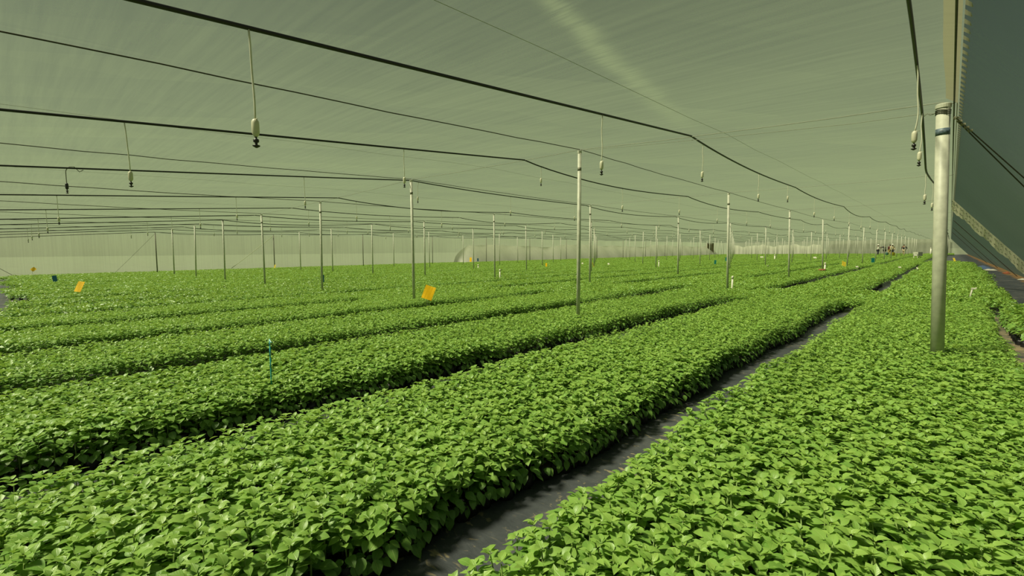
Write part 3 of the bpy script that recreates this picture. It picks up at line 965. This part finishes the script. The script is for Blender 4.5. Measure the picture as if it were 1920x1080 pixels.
# all the other plants: one mass
VV, CC, TT, QQ, MT, MQ = [], [], [], [], [], []
off = 0
def emit(V, C, T, Q, mi):
    global off
    VV.append(V); CC.append(C); TT.append(T + off); QQ.append(Q + off)
    MT.append(np.full(len(T), mi)); MQ.append(np.full(len(Q), mi))
    off += len(V)
rest = np.where(~is_ind)[0]
lod = np.where((dist[rest] < 5.5) & inframe[rest], 0, np.where((dist[rest] < 12) & (inframe[rest] | (dist[rest] < 5)), 1, 2))
for L in range(3):
    for v in range(NV + NV // 2):
        idx = rest[(lod == L) & (var[rest] == v)]
        if not len(idx): continue
        g = PLANTS[L][v]
        Rm = rot_mats(idx)
        gv = g['v'] - np.array((0, 0, PIV))
        s = scl[idx] * np.where(pos[idx, 4] > .18, 1.75, np.where(pos[idx, 4] > .12, 1.4, 1))
        sz = scl[idx]
        V = np.einsum('nij,mj->nmi', Rm, gv) * np.stack([s, s, sz], 1)[:, None, :]
        V += np.column_stack([pos[idx, 0], pos[idx, 1], np.full(len(idx), PIV)])[:, None, :]
        tv = rng.normal(0, .05, len(idx))
        C = np.repeat(g['c'][None], len(idx), 0)
        C[:, :, 2] = (C[:, :, 2] + tv[:, None]).clip(0, 1)
        m = len(gv)
        T = (g['t'][None] + (np.arange(len(idx)) * m)[:, None, None]).reshape(-1, 3)
        Q = (g['q'][None] + (np.arange(len(idx)) * m)[:, None, None]).reshape(-1, 4)
        emit(V.reshape(-1, 3), C.reshape(-1, 3), T, Q, 0)
        # bags (those near the bed edges or near the camera) and stems
        sel = idx[(dist[idx] < 20) & ((pos[idx, 2] <= 0) | (dist[idx] < 4))]
        if len(sel):
            seg = 8 if L == 0 else 6
            ang = np.arange(seg) * 2 * math.pi / seg
            ring = lambda r, z: np.column_stack([r * np.cos(ang), r * np.sin(ang), np.full(seg, z)])
            bv = np.concatenate([ring(.045, 0), ring(.047, .04), ring(.047, BAG_H), ring(.042, BAG_H - .008)])
            k = np.arange(seg); k2 = (k + 1) % seg
            bq = np.concatenate([np.column_stack([a * seg + k, a * seg + k2, (a + 1) * seg + k2, (a + 1) * seg + k]) for a in range(3)])
            BVv = bv[None] + np.column_stack([pos[sel, 0], pos[sel, 1], np.full(len(sel), GZ)])[:, None, :]
            Q2 = (bq[None] + (np.arange(len(sel)) * len(bv))[:, None, None]).reshape(-1, 4)
            emit(BVv.reshape(-1, 3), np.zeros((len(sel) * len(bv), 3)), np.zeros((0, 3), int), Q2, 1)
            sv = np.array([(.004, 0, 0), (-.002, .0035, 0), (-.002, -.0035, 0), (.002, 0, .165), (-.001, .002, .165), (-.001, -.002, .165)], float)
            sq = np.array([(0, 1, 4, 3), (1, 2, 5, 4), (2, 0, 3, 5)])
            Rm2 = rot_mats(sel)
            S = np.einsum('nij,mj->nmi', Rm2, sv) + np.column_stack([pos[sel, 0], pos[sel, 1], np.full(len(sel), PIV - .01)])[:, None, :]
            Q3 = (sq[None] + (np.arange(len(sel)) * 6)[:, None, None]).reshape(-1, 4)
            emit(S.reshape(-1, 3), np.zeros((len(sel) * 6, 3)), np.zeros((0, 3), int), Q3, 2)
        # soil in the bag mouths
        if len(sel) and L < 2:
            sv = bv[3 * seg:]
            st_ = np.array([(0, a, a + 1) for a in range(1, seg - 1)])
            S = sv[None] + np.column_stack([pos[sel, 0], pos[sel, 1], np.full(len(sel), GZ)])[:, None, :]
            T3 = (st_[None] + (np.arange(len(sel)) * seg)[:, None, None]).reshape(-1, 3)
            emit(S.reshape(-1, 3), np.zeros((len(sel) * seg, 3)), T3, np.zeros((0, 4), int), 3)
me = mesh_from('potted_seedlings', np.concatenate(VV), np.concatenate(CC), np.concatenate(TT), np.concatenate(QQ), [MAT['leaf'], MAT['bag'], MAT['stem'], MAT['soil']], np.concatenate(MT), np.concatenate(MQ))
del VV, CC, TT, QQ, MT, MQ
o = bpy.data.objects.new('potted_seedlings', me); COL.objects.link(o)
tag(o, 'dense mass of young green plants in black bags filling the beds to the far walls', 'plants', None, 'stuff')
print('plants', n, 'faces', len(me.polygons))

# ------------------------------------------------------------------ sticky cards and small things among the plants
FACE = R(42.7)
G1, G2 = 'yellow sticky traps', 'blue sticky traps'
def card(x, y, z, w, h, az, roll, mat, label, cat='sticky trap', grp=None, pitch=None):
    if pitch is None: pitch = R(-26) if grp == G1 else 0.0
    t = thing('sticky_trap', label, cat, (x, y, 0), 0, grp)
    m = MB()
    rm = Matrix.Rotation(az, 3, 'Z') @ Matrix.Rotation(roll, 3, 'Y') @ Matrix.Rotation(pitch, 3, 'X')
    nx, nz = 4, 5
    vs, fs = [], []
    for s in (-1, 1):
        for b in range(nz + 1):
            for a in range(nx + 1):
                u, v2 = a / nx - .5, b / nz - .5
                vs.append(rm @ Vector((u * w, .012 * math.sin(u * 3 + v2 * 2) + s * .0015, v2 * h)) + Vector((0, 0, z)))
    q = (nx + 1) * (nz + 1)
    for b in range(nz):
        for a in range(nx):
            i = b * (nx + 1) + a
            fs.append((i, i + 1, i + nx + 2, i + nx + 1))
            fs.append((q + i, q + i + nx + 1, q + i + nx + 2, q + i + 1))
    rim = [b * (nx + 1) for b in range(nz + 1)]
    for e0, e1 in [(b * (nx + 1), (b + 1) * (nx + 1)) for b in range(nz)] + [(b * (nx + 1) + nx, (b + 1) * (nx + 1) + nx) for b in range(nz)] + [(a, a + 1) for a in range(nx)] + [(nz * (nx + 1) + a, nz * (nx + 1) + a + 1) for a in range(nx)]:
        fs.append((e0, e1, e1 + q, e0 + q))
    m.add(vs, fs)
    m.build('card', mat, t)
    m = MB(); m.tube([(0, 0, 0), Vector((0, 0, z)) + rm @ Vector((0, .006, -h * .42))], .004, 6)
    m.build('stake', MAT['thin_wire'], t)
    return t
card(-7.85, 5.98, .60, .215, .30, FACE, R(18), MAT['yellow'], 'large orange-yellow card tilted beside a slim post', grp=G1)
card(-17.1, 1.46, .60, .155, .30, R(44), R(6), MAT['yellow'], 'upright orange-yellow card above the plants near the left wall', grp=G1)
card(-32.0, 1.16, .80, .16, .18, R(44), R(42), MAT['yellow'], 'small yellow card turned like a diamond in front of the left wall', grp=G1)
card(-24.06, 1.4, .60, .125, .22, R(75), R(-6), MAT['blue'], 'dark blue card left of the upright yellow card', grp=G2)
card(-14.75, 7.05, .62, .10, .24, FACE + R(50), R(2), MAT['blue'], 'narrow blue card seen edge-on beside a slim post', grp=G2)
card(-4.14, 30.6, .60, .24, .30, FACE, R(22), MAT['lemon'], 'lemon yellow card tilted against a slim post, before the distant workers', grp=G1)
card(-15.54, 23.95, .60, .10, .30, FACE + R(40), 0, MAT['lemon'], 'narrow lemon card hanging at a slim post in the middle distance', grp=G1)
card(-18.4, 23.1, .58, .10, .24, FACE, 0, MAT['yellow'], 'tiny orange-yellow card just left of the narrow lemon card', grp=G1)
card(-11.65, 32.91, .58, .15, .26, FACE, R(4), MAT['teal'], 'deep teal card in the middle of the far field', grp=G2)
card(-13.9, 41.9, .60, .22, .32, FACE, 0, MAT['teal'], 'pale teal card partly behind a slim post in the far field', grp=G2)
card(-3.82, 40.2, .60, .24, .30, FACE, 0, MAT['teal'], 'bright teal card standing in the bed right of the lemon card', grp=G2)
card(-33.2, 12.6, .58, .08, .26, FACE, 0, MAT['lemon'], 'tiny yellow card by a post along the left wall', grp=G1)
card(-34.0, 31.0, .68, .2, .46, FACE, 0, MAT['yellow'], 'small orange card low before the white skirt sheet', grp=G1)
card(-35.0, 32.9, .62, .14, .30, FACE, 0, MAT['blue'], 'tiny dark blue card beside the small orange card', grp=G2)
card(.23, 44.6, .58, .16, .26, FACE, 0, MAT['lemon'], 'lemon card at the far end of the bed along the sloping wall', grp=G1)

def riser(x, y, h, label, r=.026, lean=.02, cup=False):
    t = thing('pipe_riser', label, 'riser', (x, y, 0), 0, 'white risers among the plants')
    m = MB(); m.tube([(0, 0, 0), (lean * .6, 0, h - .06)], r, 10)
    m.build('riser_tube', MAT['pvc'], t, True)
    m = MB(); m.tube([(lean * .6, 0, h - .07), (lean * .62, 0, h - .02), (lean + .01, 0, h)], [r * 1.35, r * 1.35, r * .7], 10)
    m.build('riser_cap', MAT['pvc'], t, True)
    return t
riser(-12.84, 13.22, .74, 'white plastic riser just right of a slim post in the left half of the field')
riser(-4.19, 13.08, .73, 'white plastic riser right beside the slim post nearest it in the second line', .022)
riser(-13.03, 27.32, .80, 'white plastic riser standing in the middle distance by a slim post', .03)
riser(-4.20, 25.7, .78, 'white plastic riser standing in the reddish pot', .03)
riser(-12.95, 53.0, .82, 'distant white riser in the centre of the far field', .06)
riser(-2.15, 95.0, 1.35, 'tall white riser before the far wall near the thick post', .09)
riser(-21.9, 20.6, .62, 'short white riser in the far left part of the field', .04)
# valve with a forked white handle beside the thick post
t = thing('water_valve', 'white valve on a thin riser just behind the thick post', 'valve', (.34, 13.3, 0))
m = MB(); m.tube([(0, 0, 0), (0, 0, .45), (.02, .01, .58)], .014, 8); m.build('riser_tube', MAT['pvc'], t, True)
m = MB(); m.box((.04, .01, .595), (.075, .035, .03)); m.box((.075, .01, .61), (.02, .045, .02)); m.build('handle', MAT['pvc'], t)
# reddish pot at a post foot
t = thing('clay_pot', 'reddish clay pot at the foot of a slim post', 'pot', (-4.27, 25.55, GZ))
m = MB(); m.lathe([(.08, 0), (.11, .2), (.125, .28)], (0, 0, 0), 16); m.build('pot_body', MAT['terracotta'], t, True)
m = MB(); m.lathe([(.128, .26), (.14, .27), (.14, .325), (.115, .33)], (0, 0, 0), 16); m.build('rim', MAT['terracotta'], t, True)
# white plant tags and cups
def tagcard(x, y, label, w=.13, h=.07, cup=False):
    t = thing('plant_tag' if not cup else 'plastic_cup', label, 'tag' if not cup else 'cup', (x, y, 0), FACE, 'white tags and cups among the plants')
    m = MB()
    if cup:
        m.lathe([(.035, .46), (.055, .545), (.058, .55), (.052, .548), (.033, .47)], (0, 0, 0), 12)
        m.build('cup_body', MAT['pvc'], t, True)
    else:
        m.box((0, 0, .50), (w, .006, h), Matrix.Rotation(R(-35), 3, 'X'))
        m.build('tag_plate', MAT['pvc'], t)
    m = MB(); m.tube([(0, 0, 0), (0, 0, .48)], .005, 6); m.build('stake', MAT['pvc'], t)
tagcard(-7.19, 28.15, 'white cup on a stake above the far plants, left of the second slim line', cup=True)
tagcard(-3.4, 29.19, 'flat white tag lying on the bed just right of the lemon card')
tagcard(-1.74, 29.23, 'bright white tag on the bed by the thick post, in front of the trolley')
t = tagcard(-1.06, 28.11, 'small grey-white forked tag on the bed by the thick post', .06, .10)
tagcard(-17.54, 28.99, 'small white tag in the middle of the far field, left of centre', .12, .12)
tagcard(-20.0, 29.39, 'small white tag leftmost among the tags of the far field', .12, .12)
tagcard(-16.0, 60.0, 'tiny white tag near the far wall, left of the tall pale panel', .35, .2)
tagcard(-10.2, 57.0, 'tiny white tag near the far wall, below the tall pale panel', .32, .2)
# teal twine hanging down a cane in the third bed
t = thing('cane_stake', 'thin teal plant stake upright in the third bed from the sloping wall', 'stake', (-3.92, 1.42, 0))
m = MB(); m.tube([(-.01, 0, 0), (-.004, 0, .4), (0, 0, .76)], .0045, 6); m.build('cane', MAT['teal'], t, True)
m = MB(); m.tube([(0, .006 * math.cos(a * 3), .5 + a * .045) for a in range(6)], .004, 5); m.tube([(0, 0, .755), (.03, .0, .735), (.05, .0, .74)], .004, 5); m.build('twine', MAT['teal'], t)

# ------------------------------------------------------------------ sheets along the far walls
def sheet(name, label, pts_bottom, top_fn, mat, n=90, lean=0.0):
    m = MB()
    a, b = Vector(pts_bottom[0]), Vector(pts_bottom[1])
    nrm = Vector((-(b - a).y, (b - a).x, 0)).normalized()
    for k in range(n + 1):
        t = k / n
        p = a.lerp(b, t) + nrm * (.05 * math.sin(t * 130) + .03 * math.sin(t * 47))
        h = top_fn(t)
        m.v += [tuple(p - nrm * lean), tuple(p - nrm * lean * .5 + Vector((0, 0, h * .55)) + nrm * .02), tuple(p + Vector((0, 0, h)))]
    for k in range(n):
        i = 3 * k
        m.f += [(i, i + 3, i + 4, i + 1), (i + 1, i + 4, i + 5, i + 2)]; m.mi += [0, 0]
    o = m.build(name, mat, None, True)
    tag(o, label, 'plastic sheet', 'pale sheets along the walls')
    return o
def wavy(base, amp, seed, rise=.03):
    rr = random.Random(seed)
    ph = [rr.uniform(0, 6.28) for _ in range(5)]
    def f(t):
        e = min(1, t / rise) * min(1, (1 - t) / rise)
        return max(.05, (base + amp * (math.sin(t * 19 + ph[0]) + .6 * math.sin(t * 37 + ph[1]) + .4 * math.sin(t * 71 + ph[2])) / 2) * (e ** .5))
    return f
sheet('skirt_sheet', 'long pale skirt sheet with a wavy top along the left wall', ((X_LEFT + .3, 31.0, 0), (X_LEFT + .3, 103.0, 0)), wavy(2.1, .22, 3), MAT['skirt'], 160, 1.5)
sheet('skirt_sheet', 'pale skirt sheet with a wavy top along the far wall left of the tall panel', ((X_LEFT + .9, Y_FAR - .3, 0), (-18.6, Y_FAR - .3, 0)), wavy(2.15, .32, 8), MAT['skirt'], 120)
o = sheet('wall_panel', 'tall pale translucent panel with a slanted left edge on the far wall', ((-18.6, Y_FAR - .35, 0), (-.05, Y_FAR - .35, 0)), lambda t: min(2.92, .35 + t * 36), MAT['sheet'], 120)
# lower net drape on the slope near the far end
# brown door posts in the far left corner
t = thing('wooden_door', 'brown boarded doorway in the far left corner between the skirt sheets', 'door', (X_LEFT + .9, 99.0, GZ), R(60))
m = MB()
for k in range(4): m.box((-.45 + .3 * k, 0, 1.2), (.285, .05, 2.4))
m.build('door_leaf', MAT['brown'], t)
m = MB()
for sx in (-.72, .72): m.box((sx, 0, 1.27), (.16, .14, 2.54))
m.box((0, 0, 2.5), (1.6, .14, .14))
m.build('door_frame', MAT['brown'], t)
# trolley at the far end of the bed
t = thing('garden_trolley', 'grey garden trolley standing on the path past the end of the bed', 'trolley', (-2.35, 62.0, GZ), R(55))
m = MB()
m.box((0, 0, .46), (.56, .44, .04))
for sx, sy, dx, dy in ((0, -.22, .56, .03), (0, .22, .56, .03), (-.28, 0, .03, .44), (.28, 0, .03, .44)):
    m.box((sx, sy, .64), (dx, dy, .38))
m.build('tub', MAT['grey_paint'], t)
for sx, sy in ((-.24, -.18), (-.24, .18)):
    m = MB(); m.tube([(sx, sy, .46), (sx - .08, sy, 0)], .03, 8); m.build('leg', MAT['pvc'], t, True)
m = MB(); m.tube([Vector((.22 + .17 * math.cos(a), 0, .2 + .17 * math.sin(a))) for a in np.linspace(0, 2 * math.pi, 17)], .03, 8); m.build('wheel', MAT['black_plastic'], t, True)
for sy in (-.2, .2):
    m = MB(); m.tube([(-.28, sy, .6), (-.62, sy, .72)], .018, 8); m.build('handle', MAT['grey_paint'], t, True)
# crumpled tarp and litter on the strip beside the sloping wall
def crumple(name, label, cat, x, y, w, l, h, mat, seed):
    rr = random.Random(seed)
    nx, ny = 10, 12
    ph = [rr.uniform(0, 6) for _ in range(6)]
    m = grid_mesh(list(np.linspace(-w / 2, w / 2, nx)), list(np.linspace(-l / 2, l / 2, ny)),
                  lambda a, b: (a + .03 * math.sin(b * 9 + ph[3]), b, .012 + h * max(0, (1 - (2 * a / w) ** 2) * (1 - (2 * b / l) ** 2)) * (.6 + .4 * math.sin(a * 14 + ph[0]) * math.sin(b * 8 + ph[1]))))
    o = m.build(name, mat, None, True, (x, y, GZ))
    tag(o, label, cat)
crumple('tarp', 'crumpled blue tarp on the ground beside the sloping wall', 'tarp', 1.52, 40.5, .55, 5.0, .16, MAT['tarp_blue'], 1)
crumple('plastic_film', 'white plastic film crumpled in front of the blue tarp', 'plastic film', 1.62, 36.6, .5, 1.5, .08, MAT['pvc'], 2)
crumple('red_rag', 'red rag on the soil under the sloping wall', 'rag', 2.0, 32.5, .2, 1.2, .1, MAT['terracotta'], 3)
crumple('paper_scrap', 'white scrap on the soil at the foot of the sloping wall', 'scrap', 2.05, 26.5, .22, .5, .05, MAT['pvc'], 4)

# ------------------------------------------------------------------ workers in the distance
def skin_body(name, edges, verts, radii, mat, parent):
    me = bpy.data.meshes.new(name)
    me.from_pydata(verts, edges, [])
    o = bpy.data.objects.new(name, me)
    COL.objects.link(o)
    o.parent = parent
    md = o.modifiers.new('skin', 'SKIN')
    md.use_smooth_shade = True
    for k, r in enumerate(radii):
        sv = me.skin_vertices[0].data[k]
        sv.radius = (r, r) if isinstance(r, (int, float)) else r
        sv.use_root = (k == 0)
    sd = o.modifiers.new('sub', 'SUBSURF'); sd.levels = 1; sd.render_levels = 1
    me.materials.append(mat)
    return o
def person(loc, rz, label, shirt, trousers, hat=None, hair=True, arms=None, lean=0.0, stride=.1, skirt=False, boots=None):
    t = thing('person', label, 'person', loc, rz, 'workers in the distance')
    lx = lean
    J = {'pel': (0, 0, .95), 'wai': (lx * .35, 0, 1.12), 'che': (lx * .8, 0, 1.33), 'nck': (lx * 1.05, 0, 1.49), 'hd0': (lx * 1.15 + .01, 0, 1.56), 'hd1': (lx * 1.2 + .02, 0, 1.66), 'hd2': (lx * 1.2 + .01, 0, 1.73)}
    for s, q in ((1, 'l'), (-1, 'r')):
        st = stride * s
        J['hip' + q] = (0, .09 * s, .90)
        J['kne' + q] = (st * .5 + .02, .10 * s, .49)
        J['ank' + q] = (st - .02, .10 * s, .08)
        J['toe' + q] = (st + .13, .11 * s, .035)
        J['sho' + q] = (lx * .95, .18 * s, 1.42)
    A = arms or {'l': ((.02, .24, 1.14), (.12, .22, .90)), 'r': ((.02, -.24, 1.14), (.12, -.22, .90))}
    for q in 'lr':
        e, h = A[q]
        J['elb' + q] = (e[0] + lx * .7, e[1], e[2]); J['wri' + q] = (h[0] + lx * .7, h[1], h[2])
        d = (Vector(J['wri' + q]) - Vector(J['elb' + q])).normalized() * .09
        J['han' + q] = tuple(Vector(J['wri' + q]) + d)
    names = list(J)
    E = [('pel', 'wai'), ('wai', 'che'), ('che', 'nck'), ('nck', 'hd0'), ('hd0', 'hd1'), ('hd1', 'hd2')]
    for q in 'lr':
        E += [('pel', 'hip' + q), ('hip' + q, 'kne' + q), ('kne' + q, 'ank' + q), ('ank' + q, 'toe' + q), ('che', 'sho' + q), ('sho' + q, 'elb' + q), ('elb' + q, 'wri' + q), ('wri' + q, 'han' + q)]
    rad = {'pel': .135, 'wai': .12, 'che': .14, 'nck': .055, 'hd0': .075, 'hd1': .092, 'hd2': .06}
    for q in 'lr':
        rad.update({'hip' + q: .088, 'kne' + q: .06, 'ank' + q: .042, 'toe' + q: .036, 'sho' + q: .06, 'elb' + q: .043, 'wri' + q: .032, 'han' + q: .036})
    ix = {k: a for a, k in enumerate(names)}
    skin_body('body', [(ix[a], ix[b]) for a, b in E], [J[k] for k in names], [rad[k] for k in names], MAT['skin'], t)
    sel = ['pel', 'wai', 'che'] + [a + q for q in 'lr' for a in ('sho', 'elb', 'wri')]
    si = {k: a for a, k in enumerate(sel)}
    skin_body('shirt', [(si[a], si[b]) for a, b in E if a in si and b in si], [J[k] for k in sel], [rad[k] * 1.14 + .012 for k in sel], MAT[shirt], t)
    sel = ['pel'] + [a + q for q in 'lr' for a in ('hip', 'kne', 'ank')]
    si = {k: a for a, k in enumerate(sel)}
    skin_body('trousers', [(si[a], si[b]) for a, b in E if a in si and b in si], [J[k] for k in sel], [rad[k] * 1.12 + .014 for k in sel], MAT[trousers], t)
    hx, hy, hz = J['hd1']
    m = MB(); m.lathe([(.055, .10), (.085, .075), (.098, .03), (.096, -.02), (.07, -.05)], (hx - .02, hy, hz + .01), 12)
    m.build('hair', MAT['hair'], t, True)
    m = MB()
    for s in (1, -1): m.lathe([(.012, .012), (.014, 0), (.012, -.012)], (hx + .085, .032 * s, hz + .005), 6)
    m.box((hx + .10, 0, hz - .02), (.03, .022, .04)); m.box((hx + .088, 0, hz - .055), (.012, .045, .012))
    m.build('face_features', MAT['skin'], t)
    if hat:
        m = MB(); m.lathe([(.17, .03), (.175, .04), (.11, .06), (.105, .13), (.07, .155), (.01, .16)], (hx, hy, hz), 14)
        m.build('hat', MAT[hat], t, True)
    for q in 'lr':
        a = Vector(J['ank' + q])
        m = MB(); m.tube([a + Vector((0, 0, .16 if boots else .06)), a + Vector((.0, 0, 0)), a + Vector((.03, 0, -.045)), Vector(J['toe' + q]) + Vector((.02, 0, .005))], [.062, .062, .052, .045], 10)
        m.build('boot', MAT[boots or 'black_plastic'], t, True)
    return t
person((-8.1, 91.0, GZ), R(10), 'person in a white shirt and dark trousers, leftmost of the distant workers', 'white_cloth', 'navy_cloth', hair=True, hat='white_cloth', stride=.05, arms={'l': ((.12, .22, 1.2), (.36, .15, 1.25)), 'r': ((.06, -.24, 1.14), (.25, -.2, 1.05))}, boots='pvc')
person((-7.35, 91.5, GZ), R(205), 'person in dark clothes reaching an arm out towards the white-shirted worker', 'black_cloth', 'black_cloth', stride=.08, arms={'l': ((.22, .2, 1.36), (.46, .16, 1.33)), 'r': ((.25, -.2, 1.38), (.5, -.15, 1.36))}, boots='pvc')
person((-6.85, 93.0, GZ), R(-60), 'person in a maroon jacket and yellow trousers between two other distant workers', 'maroon_cloth', 'yellow_cloth', lean=.06, stride=.15)
person((-5.95, 84.5, GZ), R(-60), 'person in a tan shirt, black trousers and white hat facing this way', 'tan_cloth', 'black_cloth', hat='white_cloth', stride=.1, arms={'l': ((.04, .30, 1.2), (.18, .2, 1.05)), 'r': ((.04, -.28, 1.14), (.16, -.2, .98))}, boots='sky_cloth')
person((-5.1, 92.0, GZ), R(-100), 'person in a black top and tan trousers walking alone, rightmost of the workers', 'black_cloth', 'tan_cloth', stride=.22, arms={'l': ((-.06, .36, 1.18), (.1, .22, 1.02)), 'r': ((-.06, -.36, 1.18), (.1, -.22, 1.02))})
def bucket(x, y, mat, label):
    t = thing('bucket', label, 'bucket', (x, y, GZ), 0, 'buckets beside the workers')
    m = MB(); m.lathe([(.13, 0), (.17, .62), (.18, .63), (.155, .62), (.12, .1)], (0, 0, 0), 14); m.build('bucket_body', mat, t, True)
    m = MB(); m.tube([(.17 * math.cos(a), 0, .63 + .14 * math.sin(a)) for a in np.linspace(0, math.pi, 9)], .008, 6); m.build('handle', MAT['thin_wire'], t)
bucket(-6.35, 82.5, MAT['sky_cloth'], 'pale blue bucket at the feet of the worker in the white hat')
bucket(-5.65, 82.5, MAT['lemon'], 'yellow bucket at the feet of the worker in the white hat')

# ------------------------------------------------------------------ light
w = bpy.data.worlds.new('sky')
scene.world = w
w.use_nodes = True
nt = w.node_tree
for nn in list(nt.nodes): nt.nodes.remove(nn)
out = N(nt, 'ShaderNodeOutputWorld')
bg = N(nt, 'ShaderNodeBackground')
sky = N(nt, 'ShaderNodeTexSky')
sky.sky_type = 'NISHITA'
sky.sun_disc = False
SUN_EL, SUN_AZ = R(55), R(146)           # azimuth west of +y
sky.sun_elevation = SUN_EL
sky.sun_rotation = -SUN_AZ
sky.dust_density = 0.6
sky.air_density = 1.0
sky.ozone_density = 1.0
bw = N(nt, 'ShaderNodeRGBToBW')
nt.links.new(sky.outputs[0], bw.inputs[0])
haze = mixc(nt, 0.40, sky.outputs[0], bw.outputs[0])
nt.links.new(mixc(nt, 1.0, haze, (0.93, 0.96, 0.64), "MULTIPLY"), bg.inputs['Color'])
bg.inputs['Strength'].default_value = 0.035
nt.links.new(bg.outputs[0], out.inputs['Surface'])
sd = bpy.data.lights.new('sun', 'SUN')
sd.energy = 6.4
sd.angle = R(9)
sd.color = (1.0, 0.96, 0.68)
so = bpy.data.objects.new('sun', sd)
COL.objects.link(so)
dirv = Vector((-math.sin(SUN_AZ) * math.cos(SUN_EL), math.cos(SUN_AZ) * math.cos(SUN_EL), math.sin(SUN_EL)))
so.rotation_euler = dirv.to_track_quat('Z', 'Y').to_euler()
so.location = (-20, 20, 30)

scene.view_settings.view_transform = 'Standard'
scene.view_settings.look = 'None'
scene.view_settings.exposure = 0.0
scene.view_settings.gamma = 1.0
scene.view_settings.use_curve_mapping = False
c = scene.cycles
c.max_bounces = 7
c.diffuse_bounces = 4
c.glossy_bounces = 2
c.transmission_bounces = 4
c.transparent_max_bounces = 8
c.caustics_reflective = False
c.caustics_refractive = False
c.use_denoising = True
